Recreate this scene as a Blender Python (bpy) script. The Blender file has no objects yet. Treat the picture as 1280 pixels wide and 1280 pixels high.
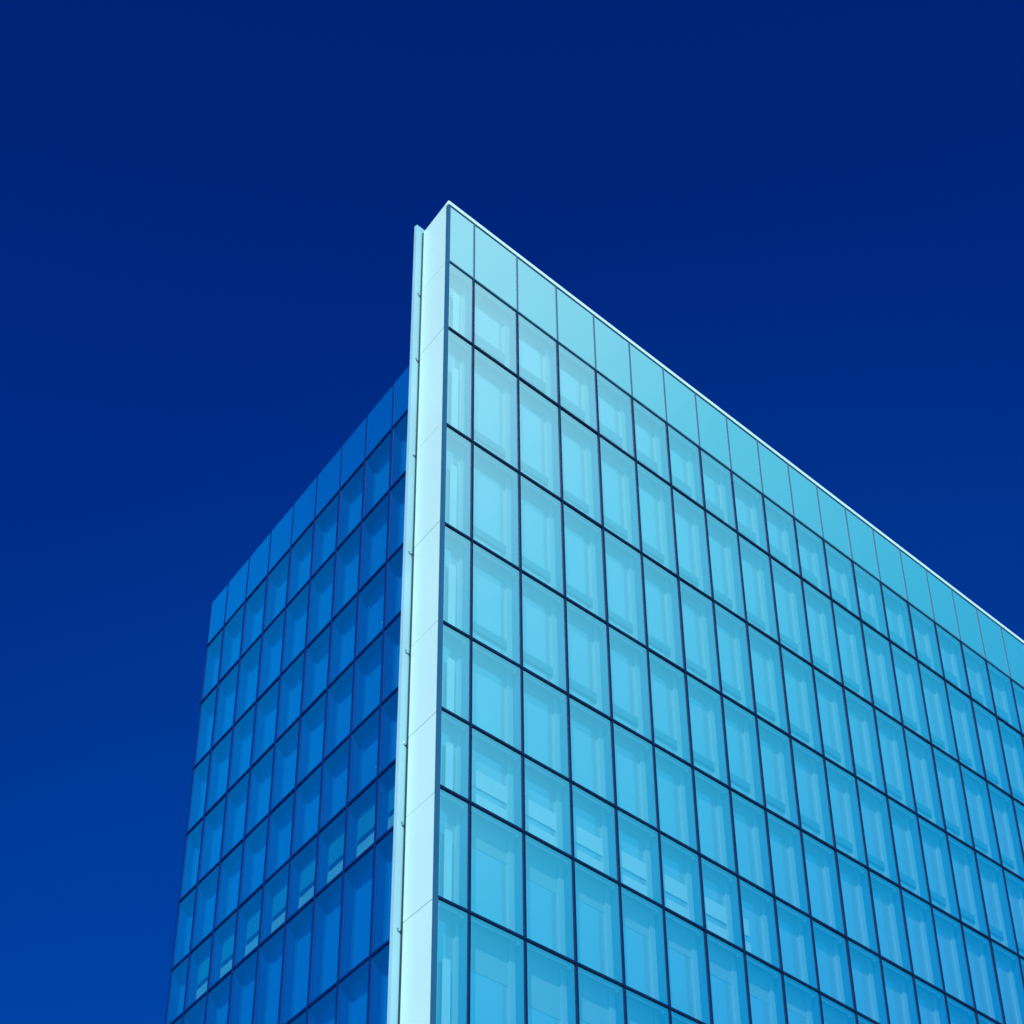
import bpy, math, random
from mathutils import Vector, Matrix
random.seed(7)
sc = bpy.context.scene
COL = sc.collection

# ------------------------------------------------------------------ dimensions
S = 1.5                                   # one window bay in metres
TOP = 39.56                               # height of the parapet glass top above the ground
CAM = (-16.172, -16.555, -25.305)         # camera, in bays from the top corner of the glass
YAW, PITCH, ROLL, FPX = 0.8190, 0.6735, -0.0096, 2420.33
TH = 0.2635                               # the west face leans this far off square in plan
SIN, COS = math.sin(TH), math.cos(TH)
CX = [-0.024, 0.63, 1.726, 2.772, 3.802, 4.814, 5.812, 6.789, 7.758, 8.752, 9.765, 10.746, 11.746, 12.74,
      13.742, 14.741, 15.748, 16.74, 17.75, 18.753, 19.75, 20.75, 21.75, 22.75]
HR = [0, 1.351, 2.886, 4.976, 6.974, 8.832, 10.422, 11.73, 13.343, 15.75, 17.85, 19.95, 22.05, 24.15, 26.2]
SR = [0.005, 0.002, -0.004, -0.012, -0.013, -0.008, 0.011, 0.019, 0.004] + [0] * 6
LX, LZ = 0.4706, -1.87
LY = [10.372, 9.556, 8.563, 7.574, 6.575, 5.58, 4.574, 3.595, 2.589, 1.60, 1.02]
HL = [0, 1.054, 2.434, 3.957, 5.364, 6.787, 8.115, 9.249, 11.075, 13.4, 15.6, 17.8, 20.0, 22.2, 24.3]
SL = [0.002, 0.003, -0.001, -0.007, 0.002, -0.003, 0.003, -0.001, 0.0] + [0] * 6
D_SLAB = 0.87                             # depth of the white end of the front slab
REC = 0.20                                # depth of the window recess
EX, EY = D_SLAB * SIN, D_SLAB * COS       # far edge of the white end

def world(p):
    return Vector((p[0] * S, p[1] * S, p[2] * S + TOP))

class Face:
    """A facade plane: u along it (seen left to right or right to left), d into the building, z up."""
    def __init__(s, name): s.name = name
    def at(s, u, d, z):
        if s.name == 'front': return world((u, d, z))
        if s.name == 'end': return world((u * SIN + d * COS, u * COS - d * SIN, z))
        return world((LX + u * SIN + d * COS, u * COS - d * SIN, z))
FRONT, WEST, END = Face('front'), Face('west'), Face('end')
def zf(r, u): return -HR[r] - SR[r] * (u - 5)
def zw(r, u): return LZ - HL[r] - SL[r] * (u - 6)

# ------------------------------------------------------------------ camera
cam_d = bpy.data.cameras.new('camera'); cam = bpy.data.objects.new('camera', cam_d); COL.objects.link(cam)
cy, sy, cp, sp = math.cos(YAW), math.sin(YAW), math.cos(PITCH), math.sin(PITCH)
fwd = Vector((sy * cp, cy * cp, sp)); right = Vector((cy, -sy, 0)); up = right.cross(fwd)
r2 = math.cos(ROLL) * right + math.sin(ROLL) * up
u2 = -math.sin(ROLL) * right + math.cos(ROLL) * up
M = Matrix((r2, u2, -fwd)).transposed().to_4x4(); M.translation = world(CAM)
cam.matrix_world = M
cam_d.sensor_fit = 'HORIZONTAL'; cam_d.sensor_width = 36; cam_d.lens = 36 * FPX / 1280
cam_d.clip_start = 0.1; cam_d.clip_end = 9000
sc.camera = cam
def px(p):
    v = p - M.translation; z = v.dot(fwd)
    return 640 + FPX * v.dot(r2) / z, 640 - FPX * v.dot(u2) / z

# ------------------------------------------------------------------ materials
def mat(name):
    m = bpy.data.materials.new(name); m.use_nodes = True
    nt = m.node_tree; nt.nodes.clear()
    out = nt.nodes.new('ShaderNodeOutputMaterial')
    return m, nt, out
def N(nt, t, **kw):
    n = nt.nodes.new(t)
    for k, v in kw.items():
        if isinstance(k, str) and hasattr(n, k): setattr(n, k, v)
    return n
def noisy(nt, c, amt, scale):
    """base colour with a slight weathering variation"""
    tc = N(nt, 'ShaderNodeTexCoord'); no = N(nt, 'ShaderNodeTexNoise')
    no.inputs['Scale'].default_value = scale; no.inputs['Detail'].default_value = 5
    nt.links.new(tc.outputs['Object'], no.inputs['Vector'])
    cr = N(nt, 'ShaderNodeValToRGB')
    cr.color_ramp.elements[0].position = 0.3; cr.color_ramp.elements[1].position = 0.7
    cr.color_ramp.elements[0].color = [x * (1 - amt) for x in c] + [1]
    cr.color_ramp.elements[1].color = [min(1, x * (1 + amt)) for x in c] + [1]
    nt.links.new(no.outputs['Fac'], cr.inputs[0])
    return cr.outputs[0]
def metal_paint(name, c, rough=0.45, spec=0.5, amt=0.05, scale=0.7, coat=0.0):
    m, nt, out = mat(name)
    b = N(nt, 'ShaderNodeBsdfPrincipled')
    nt.links.new(noisy(nt, c, amt, scale), b.inputs['Base Color'])
    b.inputs['Roughness'].default_value = rough
    b.inputs['Specular IOR Level'].default_value = spec
    b.inputs['Coat Weight'].default_value = coat
    nt.links.new(b.outputs[0], out.inputs[0])
    return m
def outer_glass(name, refl, tint, veil=None, amount=0):
    m, nt, out = mat(name)
    t = N(nt, 'ShaderNodeBsdfTransparent'); t.inputs[0].default_value = (*tint, 1)
    g = N(nt, 'ShaderNodeBsdfGlossy'); g.inputs['Roughness'].default_value = 0.015
    g.inputs['Color'].default_value = (0.96, 1, 1, 1)
    lw = N(nt, 'ShaderNodeFresnel'); lw.inputs[0].default_value = 1.5
    mr = N(nt, 'ShaderNodeMapRange'); mr.inputs['From Min'].default_value = 0.04; mr.inputs['From Max'].default_value = 1
    mr.inputs['To Min'].default_value = refl; mr.inputs['To Max'].default_value = 1
    nt.links.new(lw.outputs[0], mr.inputs[0])
    # the mirror coating works outwards only
    ge = N(nt, 'ShaderNodeNewGeometry'); bf = N(nt, 'ShaderNodeMath'); bf.operation = 'MULTIPLY_ADD'
    nt.links.new(ge.outputs['Backfacing'], bf.inputs[0]); bf.inputs[1].default_value = -0.9; bf.inputs[2].default_value = 1.0
    fm = N(nt, 'ShaderNodeMath'); fm.operation = 'MULTIPLY'
    nt.links.new(mr.outputs[0], fm.inputs[0]); nt.links.new(bf.outputs[0], fm.inputs[1])
    mx = N(nt, 'ShaderNodeMixShader')
    nt.links.new(fm.outputs[0], mx.inputs[0]); nt.links.new(t.outputs[0], mx.inputs[1]); nt.links.new(g.outputs[0], mx.inputs[2])
    last = mx
    if veil:                                  # blue diffuse layer added to brighten the sheet beyond its reflected sky
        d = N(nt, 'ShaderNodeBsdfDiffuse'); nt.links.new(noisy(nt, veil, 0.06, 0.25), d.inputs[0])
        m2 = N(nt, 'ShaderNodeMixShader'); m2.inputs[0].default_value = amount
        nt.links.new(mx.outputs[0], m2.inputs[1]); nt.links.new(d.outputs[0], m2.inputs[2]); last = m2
    nt.links.new(last.outputs[0], out.inputs[0])
    return m
def backed_glass(name, c, refl, amt=0.03, scale=0.5):
    m, nt, out = mat(name)
    d = N(nt, 'ShaderNodeBsdfDiffuse'); nt.links.new(noisy(nt, c, amt, scale), d.inputs[0])
    g = N(nt, 'ShaderNodeBsdfGlossy'); g.inputs['Roughness'].default_value = 0.03
    g.inputs['Color'].default_value = (0.96, 1, 1, 1)
    mx = N(nt, 'ShaderNodeMixShader'); mx.inputs[0].default_value = refl
    nt.links.new(d.outputs[0], mx.inputs[1]); nt.links.new(g.outputs[0], mx.inputs[2])
    nt.links.new(mx.outputs[0], out.inputs[0])
    return m

G_OUT = outer_glass('facade_glass', 0.45, (0.92, 0.97, 1.0))
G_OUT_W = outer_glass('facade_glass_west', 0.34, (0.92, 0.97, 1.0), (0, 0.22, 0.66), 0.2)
G_IN = backed_glass('inner_glass_front', (0.09, 0.20, 0.20), 0.2, 0.08, 0.35)
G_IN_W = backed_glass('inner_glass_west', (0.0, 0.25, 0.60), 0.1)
G_PAR = backed_glass('parapet_glass', (0.05, 0.20, 0.21), 0.47)
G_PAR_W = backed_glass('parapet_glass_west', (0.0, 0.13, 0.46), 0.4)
MULL = metal_paint('navy_anodised_frame', (0.001, 0.016, 0.065), 0.5, 0.10)
MULL_W = metal_paint('navy_anodised_frame_west', (0.0, 0.026, 0.15), 0.6, 0.05)  # paler than the front navy: fading into the sky put into the colour
JOINT = metal_paint('grey_blue_sealant', (0.03, 0.12, 0.2), 0.5, 0.4)
POST = metal_paint('blue_corner_post', (0.02, 0.10, 0.19), 0.5, 0.1)
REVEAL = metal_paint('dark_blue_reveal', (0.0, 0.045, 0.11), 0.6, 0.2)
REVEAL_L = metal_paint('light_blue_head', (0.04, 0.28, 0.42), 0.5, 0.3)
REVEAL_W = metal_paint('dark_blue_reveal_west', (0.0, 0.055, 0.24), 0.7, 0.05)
FRAME = metal_paint('pale_aluminium_frame', (0.12, 0.26, 0.26), 0.45, 0.3)
FRAME_W = metal_paint('shaded_aluminium_frame_west', (0.0, 0.15, 0.36), 0.6, 0.1)  # darker copy of the front frame; west-side shade put into its colour
BEAD = metal_paint('bright_aluminium_bead', (0.35, 0.6, 0.64), 0.4, 0.5)
RAIL = metal_paint('blue_guard_rail', (0.02, 0.115, 0.14), 0.5, 0.2)
WHITE = metal_paint('white_cladding', (0.57, 0.87, 0.81), 0.38, 0.4, 0.035, 0.25)
COPING = metal_paint('white_coping', (0.66, 0.80, 0.84), 0.4, 0.5, 0.05, 1.2)
FIN = metal_paint('grey_aluminium_fin', (0.27, 0.50, 0.55), 0.4, 0.5, 0.08, 0.5)
PALE = metal_paint('pale_interior_board', (0.22, 0.40, 0.385), 0.7, 0.2, 0.06, 1.5)
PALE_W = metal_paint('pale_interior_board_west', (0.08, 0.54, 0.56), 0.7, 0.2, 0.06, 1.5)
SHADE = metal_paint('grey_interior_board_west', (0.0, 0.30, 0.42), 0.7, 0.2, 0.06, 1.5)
BLIND = metal_paint('pale_blind', (0.10, 0.22, 0.22), 0.8, 0.1, 0.05, 1.2)
STUD = metal_paint('grey_stud', (0.08, 0.22, 0.28), 0.5, 0.4)
DARK = metal_paint('dark_bolt_steel', (0.005, 0.03, 0.05), 0.5, 0.4)
CORE = metal_paint('dark_wall', (0.01, 0.05, 0.12), 0.8, 0.2)
ROOFM = metal_paint('grey_roof', (0.3, 0.33, 0.35), 0.9, 0.2, 0.1, 0.3)
GROUND = metal_paint('paving', (0.16, 0.17, 0.18), 0.9, 0.2, 0.15, 0.4)

# ------------------------------------------------------------------ mesh building
class MB:
    def __init__(s): s.v, s.f, s.m, s.mats = [], [], [], []
    def mi(s, m):
        if m not in s.mats: s.mats.append(m)
        return s.mats.index(m)
    def quad(s, pts, m):
        i = len(s.v); s.v += pts; s.f.append(tuple(range(i, i + len(pts)))); s.m.append(s.mi(m))
    def hexa(s, p, m):
        """p: 8 points, 0-3 near face counter-clockwise, 4-7 far face"""
        i = len(s.v); s.v += p; k = s.mi(m)
        for q in ((0, 1, 2, 3), (7, 6, 5, 4), (0, 4, 5, 1), (1, 5, 6, 2), (2, 6, 7, 3), (3, 7, 4, 0)):
            s.f.append(tuple(i + j for j in q)); s.m.append(k)
    def box(s, F, u0, u1, d0, d1, z0, z1, m):
        """z0 / z1 may be functions of u"""
        a = z0 if callable(z0) else (lambda u: z0)
        b = z1 if callable(z1) else (lambda u: z1)
        s.hexa([F.at(u0, d0, a(u0)), F.at(u1, d0, a(u1)), F.at(u1, d0, b(u1)), F.at(u0, d0, b(u0)),
                F.at(u0, d1, a(u0)), F.at(u1, d1, a(u1)), F.at(u1, d1, b(u1)), F.at(u0, d1, b(u0))], m)
    def build(s, name, parent, bevel=0):
        me = bpy.data.meshes.new(name); me.from_pydata([tuple(x) for x in s.v], [], s.f)
        for m in s.mats: me.materials.append(m)
        for p, k in zip(me.polygons, s.m): p.material_index = k
        me.update()
        o = bpy.data.objects.new(name, me); COL.objects.link(o); o.parent = parent
        if bevel:
            b = o.modifiers.new('bevel', 'BEVEL'); b.width = bevel; b.segments = 2
        return o

tower = bpy.data.objects.new('office_building', None); COL.objects.link(tower)
tower.empty_display_size = 2
tower['label'] = 'tall office building of pale blue glass with a white fin at its sharp corner'
tower['category'] = 'office building'

MW, TW = 0.042, 0.036                        # sight widths of mullions and transoms
def hbar(F, zfun, u0, u1, d0, d1, t, m, mb, off=0):
    mb.box(F, u0, u1, d0, d1, lambda u: zfun(u) - t / 2 + off, lambda u: zfun(u) + t / 2 + off, m)

# ---- front mullions, transoms, parapet joints
for c in range(1, len(CX)):
    mb = MB(); mb.box(FRONT, CX[c] - MW / 2, CX[c] + MW / 2, -0.004, 0.05, -HR[-1], lambda u: zf(1, u), MULL)
    mb.build('mullion', tower)
    mb = MB(); mb.box(FRONT, CX[c] - 0.02, CX[c] + 0.02, -0.006, 0.04, lambda u: zf(1, u) + 0.016, 0.022, JOINT)
    mb.build('parapet_joint', tower)
for r in range(1, len(HR) - 1):
    mb = MB(); hbar(FRONT, lambda u: zf(r, u), CX[0] + 0.05, CX[-1], -0.010, 0.05, TW if r > 1 else 0.026, MULL if r > 1 else JOINT, mb)
    mb.build('transom', tower)
mb = MB(); mb.box(FRONT, -0.021, CX[0] + 0.056, -0.008, 0.05, -HR[-1], 0.022, POST); mb.build('corner_post', tower)
# ---- coping
mb = MB(); mb.box(FRONT, -0.020, CX[-1] + 0.1, -0.016, 0.035, 0.040, 0.118, COPING)
cop = mb.build('coping', tower, 0.004)
mb = MB(); mb.box(FRONT, CX[0] + 0.03, CX[-1] + 0.1, -0.006, 0.034, 0.022, 0.040, JOINT); mb.build('coping_joint', tower)

# ---- west mullions and transoms
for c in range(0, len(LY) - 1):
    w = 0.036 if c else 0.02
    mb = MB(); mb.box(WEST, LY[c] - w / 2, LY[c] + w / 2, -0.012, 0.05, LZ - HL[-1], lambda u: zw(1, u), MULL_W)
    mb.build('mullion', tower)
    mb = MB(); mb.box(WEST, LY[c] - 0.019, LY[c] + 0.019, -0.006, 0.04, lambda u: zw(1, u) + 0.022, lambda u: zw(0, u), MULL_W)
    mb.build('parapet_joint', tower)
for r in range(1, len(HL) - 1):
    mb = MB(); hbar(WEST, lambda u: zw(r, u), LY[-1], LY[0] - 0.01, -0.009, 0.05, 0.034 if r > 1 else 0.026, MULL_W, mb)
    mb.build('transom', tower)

# ------------------------------------------------------------------ windows
def tilt():
    return random.uniform(-0.0025, 0.0025), random.uniform(-0.0025, 0.0025)

def front_window(c, r):
    """lists of (sub-part name, MB): the first is the outer pane"""
    a, b = CX[c], CX[c + 1]
    m = MW / 2
    ai = a if c else 0.10                    # the white end cuts the corner bay
    u0, u1 = a + (m if c else 0.062), b - m
    t = lambda u: zf(r, u) - TW / 2
    s = lambda u: zf(r + 1, u) + TW / 2
    ta, tb = tilt()
    P = []
    pane = MB(); pane.quad([FRONT.at(u0, 0.012, s(u0)), FRONT.at(u1, 0.012 + ta, s(u1)), FRONT.at(u1, 0.012 + ta + tb, t(u1)), FRONT.at(u0, 0.012 + tb, t(u0))], G_OUT)
    P.append(('window', pane))
    # recess: two jambs, sill and a head in two tones
    rv = MB(); y0 = 0.055
    rv.box(FRONT, u1, b, y0, REC + 0.03, s, t, REVEAL)
    if c: rv.box(FRONT, a, u0, y0, REC + 0.03, s, t, REVEAL)
    rv.box(FRONT, ai, b, y0, REC + 0.03, lambda u: zf(r + 1, u) - 0.02, s, REVEAL)
    hd = 0.105
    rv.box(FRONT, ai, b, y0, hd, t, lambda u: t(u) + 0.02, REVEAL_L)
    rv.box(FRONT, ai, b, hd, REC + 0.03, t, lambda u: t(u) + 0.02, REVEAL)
    P.append(('window_reveal', rv))
    ui = u0 if c else 0.12
    bd = MB(); bd.box(FRONT, ui, u1 - 0.015, hd - 0.012, hd + 0.004, lambda u: t(u) - 0.022, lambda u: t(u) - 0.001, BEAD)
    bd.box(FRONT, u1 - 0.05, u1 - 0.02, hd - 0.03, hd + 0.02, lambda u: t(u) - 0.06, lambda u: t(u) - 0.024, BEAD)
    P.append(('head_rail', bd))
    H = t((u0 + u1) / 2) - s((u0 + u1) / 2)
    fr = MB()
    fw = 0.12 if c else 0.06
    fr.box(FRONT, u1 - fw, u1, REC - 0.02, REC + 0.02, s, t, FRAME)
    fr.box(FRONT, ui, ui + 0.05, REC - 0.02, REC + 0.02, s, t, FRAME)
    fr.box(FRONT, ui + 0.05, u1 - fw, REC - 0.02, REC + 0.02, s, lambda u: s(u) + 0.06, FRAME)
    P.append(('inner_frame', fr))
    ip = MB(); ip.quad([FRONT.at(ui, REC + 0.012, s(ui)), FRONT.at(u1, REC + 0.012 - ta, s(u1)), FRONT.at(u1, REC + 0.012 + tb, t(u1)), FRONT.at(ui, REC + 0.012 - tb, t(ui))], G_IN)
    P.append(('inner_pane', ip))
    if c == 0:
        po = MB(); po.box(FRONT, 0.30, 0.41, REC - 0.075, REC - 0.03, s, lambda u: s(u) + 0.70 * H, PALE)  # pale strip standing in for a sunlit reveal, cut short for the shaded top
        P.append(('lit_reveal_strip', po))
        ed = MB(); ed.box(FRONT, u0 + 0.004, u0 + 0.03, 0.02, 0.05, s, lambda u: t(u) - 0.05, BEAD)
        P.append(('edge_bead', ed))
    elif 1 <= r <= 4:
        g = MB(); lo, hi = (0.34, 0.48) if r > 1 else (0.30, 0.52)
        g.box(FRONT, u0, u1 - 0.13, REC - 0.024, REC - 0.004, lambda u: s(u) + lo, lambda u: s(u) + hi, RAIL)
        P.append(('guard_rail', g))
        k = MB(); k.box(FRONT, u0, u0 + 0.035, 0.02, 0.05, lambda u: s(u) + 0.19, lambda u: s(u) + 0.235, DARK)
        k.box(FRONT, u0 + 0.035, u0 + 0.06, 0.02, 0.04, lambda u: s(u) + 0.225, lambda u: s(u) + 0.26, DARK)
        P.append(('rail_bracket', k))
    elif r == 6 and c <= 7:
        g = MB(); d0, d1 = REC - 0.004, REC + 0.008
        e = u1 - fw if c < 7 else u0 + 0.42
        q = lambda f: (lambda u: t(u) - f * H)
        g.box(FRONT, u0, e, d0, d1, q(0.645), q(0.42), PALE)
        x = u0; cuts = [0.22, 0.28, 0.66] if c % 2 else [0.30, 0.62, 0.70]
        for f in cuts + [1.0]:
            xe = u0 + (e - u0) * f
            g.box(FRONT, x, xe - 0.008 if f < 1 else xe, d0, d1, s, q(0.735), PALE); x = xe
        P.append(('interior_board', g))
    elif r >= 7:
        g = MB(); q = lambda f: (lambda u: t(u) - f * H)
        g.box(FRONT, ui + 0.05, u1 - fw, REC + 0.006, REC + 0.02, q(random.choice((0.28, 0.30, 0.34))), q(0.0), BLIND)
        P.append(('blind', g))
    return P

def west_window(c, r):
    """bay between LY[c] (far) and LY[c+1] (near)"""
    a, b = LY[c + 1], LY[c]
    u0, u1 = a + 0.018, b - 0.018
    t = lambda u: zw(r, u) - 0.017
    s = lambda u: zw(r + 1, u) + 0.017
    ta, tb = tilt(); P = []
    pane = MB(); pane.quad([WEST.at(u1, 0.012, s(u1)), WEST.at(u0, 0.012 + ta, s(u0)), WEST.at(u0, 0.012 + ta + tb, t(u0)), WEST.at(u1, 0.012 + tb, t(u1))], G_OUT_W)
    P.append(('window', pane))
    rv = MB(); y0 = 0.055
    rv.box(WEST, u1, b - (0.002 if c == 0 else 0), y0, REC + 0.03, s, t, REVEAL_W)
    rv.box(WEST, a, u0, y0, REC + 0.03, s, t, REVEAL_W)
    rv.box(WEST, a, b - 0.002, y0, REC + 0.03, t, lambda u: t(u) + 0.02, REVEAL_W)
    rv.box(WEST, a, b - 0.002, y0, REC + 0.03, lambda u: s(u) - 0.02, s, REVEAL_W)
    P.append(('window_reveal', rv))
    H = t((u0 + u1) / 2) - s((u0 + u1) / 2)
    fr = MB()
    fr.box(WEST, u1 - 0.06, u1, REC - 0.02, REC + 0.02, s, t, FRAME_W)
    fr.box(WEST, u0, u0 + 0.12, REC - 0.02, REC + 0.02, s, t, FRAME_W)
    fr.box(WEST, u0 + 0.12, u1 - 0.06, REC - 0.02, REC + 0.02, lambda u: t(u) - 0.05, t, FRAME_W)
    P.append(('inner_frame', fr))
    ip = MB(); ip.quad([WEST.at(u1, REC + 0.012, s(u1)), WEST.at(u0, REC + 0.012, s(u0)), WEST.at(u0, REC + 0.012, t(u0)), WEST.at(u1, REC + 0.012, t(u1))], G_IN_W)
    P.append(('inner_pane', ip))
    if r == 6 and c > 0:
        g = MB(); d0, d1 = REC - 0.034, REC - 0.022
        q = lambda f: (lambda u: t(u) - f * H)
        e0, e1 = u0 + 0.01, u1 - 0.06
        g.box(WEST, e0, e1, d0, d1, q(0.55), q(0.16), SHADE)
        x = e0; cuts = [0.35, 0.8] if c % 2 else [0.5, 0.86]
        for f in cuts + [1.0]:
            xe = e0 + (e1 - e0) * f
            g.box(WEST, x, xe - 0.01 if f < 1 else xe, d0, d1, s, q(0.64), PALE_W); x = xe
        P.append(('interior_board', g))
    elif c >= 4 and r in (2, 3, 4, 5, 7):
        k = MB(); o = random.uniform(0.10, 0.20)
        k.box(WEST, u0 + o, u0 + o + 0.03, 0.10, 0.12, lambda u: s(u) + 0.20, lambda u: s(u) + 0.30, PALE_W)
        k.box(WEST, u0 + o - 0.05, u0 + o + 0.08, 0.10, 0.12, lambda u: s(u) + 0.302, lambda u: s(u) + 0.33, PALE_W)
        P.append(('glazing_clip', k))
    return P

def in_frame_area(corners):
    q = [px(p) for p in corners]
    ar = abs(sum(q[i][0] * q[(i + 1) % 4][1] - q[(i + 1) % 4][0] * q[i][1] for i in range(4))) / 2
    n = 0
    for i in range(6):
        for j in range(6):
            u, v = (i + .5) / 6, (j + .5) / 6
            x = sum(w * q[k][0] for k, w in enumerate(((1-u)*(1-v), u*(1-v), u*v, (1-u)*v)))
            y = sum(w * q[k][1] for k, w in enumerate(((1-u)*(1-v), u*(1-v), u*v, (1-u)*v)))
            n += 0 <= x <= 1280 and 0 <= y <= 1280
    return ar * n / 36
cells = []
for c in range(len(CX) - 1):
    for r in range(1, len(HR) - 1):
        P = front_window(c, r); cells.append((in_frame_area(P[0][1].v), P))
for c in range(len(LY) - 1):
    for r in range(1, len(HL) - 1):
        P = west_window(c, r); ar = in_frame_area(P[0][1].v)
        if c >= 8: ar *= 0.3                    # mostly behind the white fin
        cells.append((ar, P))
cells.sort(key=lambda t: -t[0])
rest = MB()
for i, (ar, P) in enumerate(cells):
    if i < 100:
        w = P[0][1].build('window', tower)
        for nm, mb in P[1:]: mb.build(nm, w)
    else:
        for nm, mb in P:
            k = len(rest.v); rest.v += mb.v
            for f, m in zip(mb.f, mb.m):
                rest.f.append(tuple(k + j for j in f)); rest.m.append(rest.mi(mb.mats[m]))
w = rest.build('windows', tower); w['kind'] = 'stuff'

# ---- parapet glass, one sheet per bay
for c in range(len(CX) - 1):
    a, b = CX[c] + (0.02 if c else 0.062), CX[c + 1] - 0.02
    ta, tb = tilt()
    mb = MB(); q = lambda u: zf(1, u) + 0.017
    mb.quad([FRONT.at(a, 0.004, q(a)), FRONT.at(b, 0.004 + ta * .6, q(b)), FRONT.at(b, 0.004 + ta * .6, 0.022), FRONT.at(a, 0.004, 0.022)], G_PAR)
    mb.quad([FRONT.at(a, 0.03, 0.022), FRONT.at(b, 0.03, 0.022), FRONT.at(b, 0.03, q(b)), FRONT.at(a, 0.03, q(a))], G_PAR)
    mb.build('parapet_panel', tower)
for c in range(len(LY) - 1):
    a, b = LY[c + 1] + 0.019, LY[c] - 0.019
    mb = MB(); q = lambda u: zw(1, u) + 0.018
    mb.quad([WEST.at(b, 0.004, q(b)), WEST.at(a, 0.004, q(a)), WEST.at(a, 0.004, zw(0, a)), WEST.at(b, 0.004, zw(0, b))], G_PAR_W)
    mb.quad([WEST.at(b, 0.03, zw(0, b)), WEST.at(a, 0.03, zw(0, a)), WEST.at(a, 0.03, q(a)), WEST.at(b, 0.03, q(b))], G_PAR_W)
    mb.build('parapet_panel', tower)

# ---- white end of the slab: stacked cladding panels with thin joints
EH = [-0.126] + HR[1:]
for i in range(len(EH) - 1):
    top = -EH[i] - (0.004 if i else 0); bot = -EH[i + 1] + 0.004
    mb = MB(); mb.box(END, 0.002, D_SLAB, -0.02 - 0.0015 * (i % 2), 0.0, bot, top, WHITE)
    mb.build('end_panel', tower, 0.004)
mb = MB(); mb.box(END, 0.08, D_SLAB + 0.02, 0.002, 0.06, -HR[-1], -0.0, FIN); mb.build('panel_backing', tower)

# ---- grey fin behind the white end
FY = EY + 0.03
mb = MB(); mb.box(FRONT, EX - 0.165, EX + 0.12, FY, FY + 0.07, -HR[-1], 0.225, FIN)
fin = mb.build('fin', tower, 0.006)
mb = MB(); mb.box(FRONT, EX - 0.035, EX + 0.05, EY + 0.004, FY - 0.001, -HR[-1], 0.10, DARK); mb.build('fin_joint', tower)
for r in range(1, 13):
    z = -HR[r] - 0.14
    mb = MB()
    a, b = random.uniform(0.07, 0.11), random.uniform(0.010, 0.030)
    mb.box(FRONT, EX - a, EX - 0.03, FY - 0.007, FY - 0.001, z, z + 0.010, DARK)
    mb.box(FRONT, EX - a - 0.015, EX - a + 0.015, FY - 0.006, FY - 0.001, z + 0.03, z + 0.03 + b, STUD if r % 3 else COPING)
    mb.box(FRONT, EX - 0.05, EX - 0.025, FY - 0.02, FY - 0.008, z - 0.02, z + 0.03, DARK)
    mb.build('fin_bracket', fin)

# ---- opaque body behind the glass
def prism(mb, poly, z0, z1, m):
    n = len(poly)
    lo = [world((x, y, z0)) for x, y in poly]; hi = [world((x, y, z1)) for x, y in poly]
    mb.quad(hi, m); mb.quad(lo[::-1], m)
    for i in range(n):
        mb.quad([lo[i], lo[(i + 1) % n], hi[(i + 1) % n], hi[i]], m)
ze = -TOP / S
def wpt(u, d): return (LX + u * SIN + d * COS, u * COS - d * SIN)
mb = MB()
prism(mb, [(0.085, 0.26), (CX[-1] + 0.05, 0.26), (CX[-1] + 0.05, EY), (0.085 + EY * SIN / COS, EY)], ze + 0.002, 0.0, CORE)
mb.build('wall', tower)
a, b = wpt(0.95, 0.26), wpt(LY[0] - 0.03, 0.26)
mb = MB(); prism(mb, [(a[0], EY + 0.12), (CX[-1] - 1, EY + 0.12), (CX[-1] - 1, b[1]), b], ze + 0.002, LZ - 0.3, CORE)
mb.build('wall', tower)
mb = MB(); prism(mb, [(a[0] + 0.1, EY + 0.13), (CX[-1] - 1.1, EY + 0.13), (CX[-1] - 1.1, b[1] - 0.05), (b[0] + 0.1, b[1] - 0.05)], LZ - 0.297, LZ - 0.24, ROOFM)
mb.build('roof', tower)

# ------------------------------------------------------------------ ground
me = bpy.data.meshes.new('ground'); R = 4000
me.from_pydata([(-R, -R, 0), (R, -R, 0), (R, R, 0), (-R, R, 0)], [], [(0, 1, 2, 3)]); me.materials.append(GROUND)
g = bpy.data.objects.new('ground', me); COL.objects.link(g); g['kind'] = 'structure'

# ------------------------------------------------------------------ sky and sun
SUN = Vector((-0.62, -0.43, 0.66)).normalized()
w = bpy.data.worlds.new('World'); sc.world = w; w.use_nodes = True
nt = w.node_tree; nt.nodes.clear()
out = N(nt, 'ShaderNodeOutputWorld'); add = N(nt, 'ShaderNodeAddShader')
sky = N(nt, 'ShaderNodeTexSky'); sky.sky_type = 'NISHITA'; sky.sun_disc = False
sky.sun_elevation = math.asin(SUN.z); sky.sun_rotation = math.atan2(SUN.x, SUN.y)
tc = N(nt, 'ShaderNodeTexCoord')
nrm = N(nt, 'ShaderNodeVectorMath'); nrm.operation = 'NORMALIZE'; nt.links.new(tc.outputs['Generated'], nrm.inputs[0])
sep = N(nt, 'ShaderNodeSeparateXYZ'); nt.links.new(nrm.outputs[0], sep.inputs[0])
def ramp(stops, interp='EASE'):
    r = N(nt, 'ShaderNodeValToRGB'); cr = r.color_ramp; cr.interpolation = interp
    while len(cr.elements) < len(stops): cr.elements.new(0.5)
    for e, (p, c) in zip(cr.elements, stops): e.position = p; e.color = (*c, 1)
    return r
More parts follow.
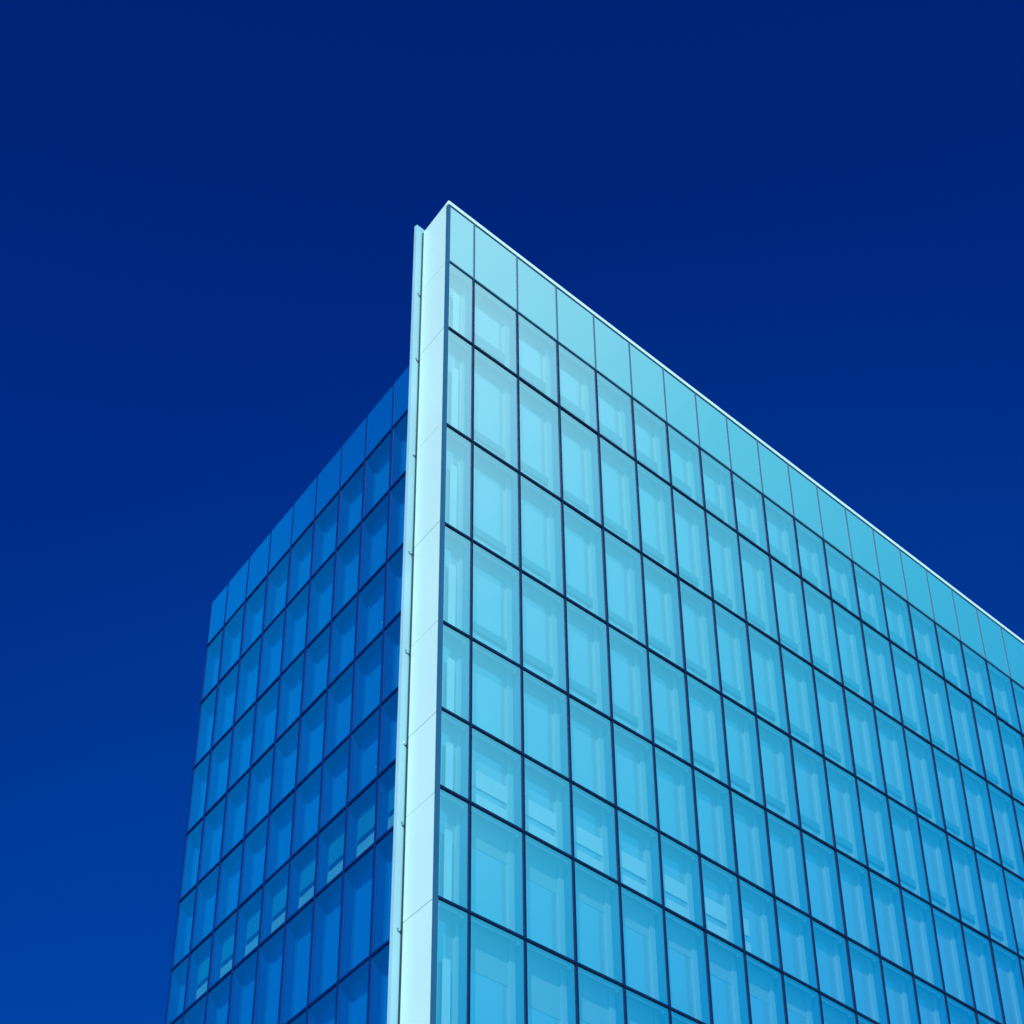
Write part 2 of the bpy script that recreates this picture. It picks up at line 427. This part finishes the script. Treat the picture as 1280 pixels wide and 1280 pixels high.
# clear deep-blue air (a polarised sky): the colour of the sky texture by height
tr = ramp([(0.25, (0, .235, .93)), (0.40, (0, .205, .90)), (0.62, (0, .170, .93)), (0.82, (0, .145, .86))], 'LINEAR')
nt.links.new(sep.outputs['Z'], tr.inputs[0])
mul = N(nt, 'ShaderNodeVectorMath'); mul.operation = 'MULTIPLY'
nt.links.new(sky.outputs[0], mul.inputs[0]); nt.links.new(tr.outputs[0], mul.inputs[1])
bg = N(nt, 'ShaderNodeBackground'); bg.inputs[1].default_value = 0.1; nt.links.new(mul.outputs[0], bg.inputs[0])
# bright glow added to the unseen south sky for the front glass to mirror
GLOW_DIR = Vector((-0.15, -0.45, 0.88)).normalized()
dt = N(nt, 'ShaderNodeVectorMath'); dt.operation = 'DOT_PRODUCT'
nt.links.new(nrm.outputs[0], dt.inputs[0]); dt.inputs[1].default_value = GLOW_DIR
south_glow = ramp([(0.10, (0, 0, 0)), (0.43, (.001, .19, .37)), (0.50, (.005, .24, .41)), (0.58, (.028, .33, .45)),
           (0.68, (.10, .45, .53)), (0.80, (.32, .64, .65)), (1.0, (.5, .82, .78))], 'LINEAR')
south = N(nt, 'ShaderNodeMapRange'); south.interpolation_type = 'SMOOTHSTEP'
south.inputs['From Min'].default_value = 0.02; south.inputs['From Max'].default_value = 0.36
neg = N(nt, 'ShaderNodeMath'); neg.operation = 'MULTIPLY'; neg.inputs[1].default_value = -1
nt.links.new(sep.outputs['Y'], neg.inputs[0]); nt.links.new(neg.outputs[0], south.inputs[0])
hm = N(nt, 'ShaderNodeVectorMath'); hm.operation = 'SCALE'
nt.links.new(dt.outputs['Value'], south_glow.inputs[0])
bg2 = N(nt, 'ShaderNodeBackground'); bg2.inputs[1].default_value = 2.0; nt.links.new(south_glow.outputs[0], hm.inputs[0]); nt.links.new(south.outputs[0], hm.inputs['Scale']); nt.links.new(hm.outputs[0], bg2.inputs[0])
# a paler, hazier stretch of sky low in the north-east
lo = Vector((0.78, 0.56, 0.28)).normalized()
d3 = N(nt, 'ShaderNodeVectorMath'); d3.operation = 'DOT_PRODUCT'; nt.links.new(nrm.outputs[0], d3.inputs[0]); d3.inputs[1].default_value = lo
r3 = ramp([(0.86, (0, 0, 0)), (0.94, (0, .008, .024)), (1.0, (0, .028, .07))], 'EASE'); nt.links.new(d3.outputs['Value'], r3.inputs[0])
bg3 = N(nt, 'ShaderNodeBackground'); bg3.inputs[1].default_value = 1.0; nt.links.new(r3.outputs[0], bg3.inputs[0])
add2 = N(nt, 'ShaderNodeAddShader'); nt.links.new(bg.outputs[0], add2.inputs[0]); nt.links.new(bg3.outputs[0], add2.inputs[1])
# unseen bright patch added to the north sky, lightening the far west glass
d4 = N(nt, 'ShaderNodeVectorMath'); d4.operation = 'DOT_PRODUCT'; nt.links.new(nrm.outputs[0], d4.inputs[0]); d4.inputs[1].default_value = Vector((0.05, 0.83, 0.53)).normalized()
r4 = ramp([(0.945, (0, 0, 0)), (0.970, (0, .02, .05)), (0.992, (0, .17, .33))], 'EASE'); nt.links.new(d4.outputs['Value'], r4.inputs[0])
bg4 = N(nt, 'ShaderNodeBackground'); nt.links.new(r4.outputs[0], bg4.inputs[0])
add3 = N(nt, 'ShaderNodeAddShader'); nt.links.new(add2.outputs[0], add3.inputs[0]); nt.links.new(bg4.outputs[0], add3.inputs[1])
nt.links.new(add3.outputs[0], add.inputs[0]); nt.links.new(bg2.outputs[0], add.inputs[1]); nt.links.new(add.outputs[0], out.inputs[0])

sd = bpy.data.lights.new('sun', 'SUN'); sd.energy = 4.8; sd.angle = math.radians(0.5); sd.color = (1, 0.97, 0.92)
so = bpy.data.objects.new('sun', sd); COL.objects.link(so); so.location = (-60, -30, 80)
so.rotation_euler = SUN.to_track_quat('Z', 'Y').to_euler()

sc.view_settings.view_transform = 'Standard'; sc.view_settings.look = 'None'
sc.view_settings.exposure = 0.0; sc.view_settings.gamma = 1.0
sc.cycles.use_denoising = True
sc.cycles.max_bounces = 10; sc.cycles.transparent_max_bounces = 16
sc.cycles.use_adaptive_sampling = False
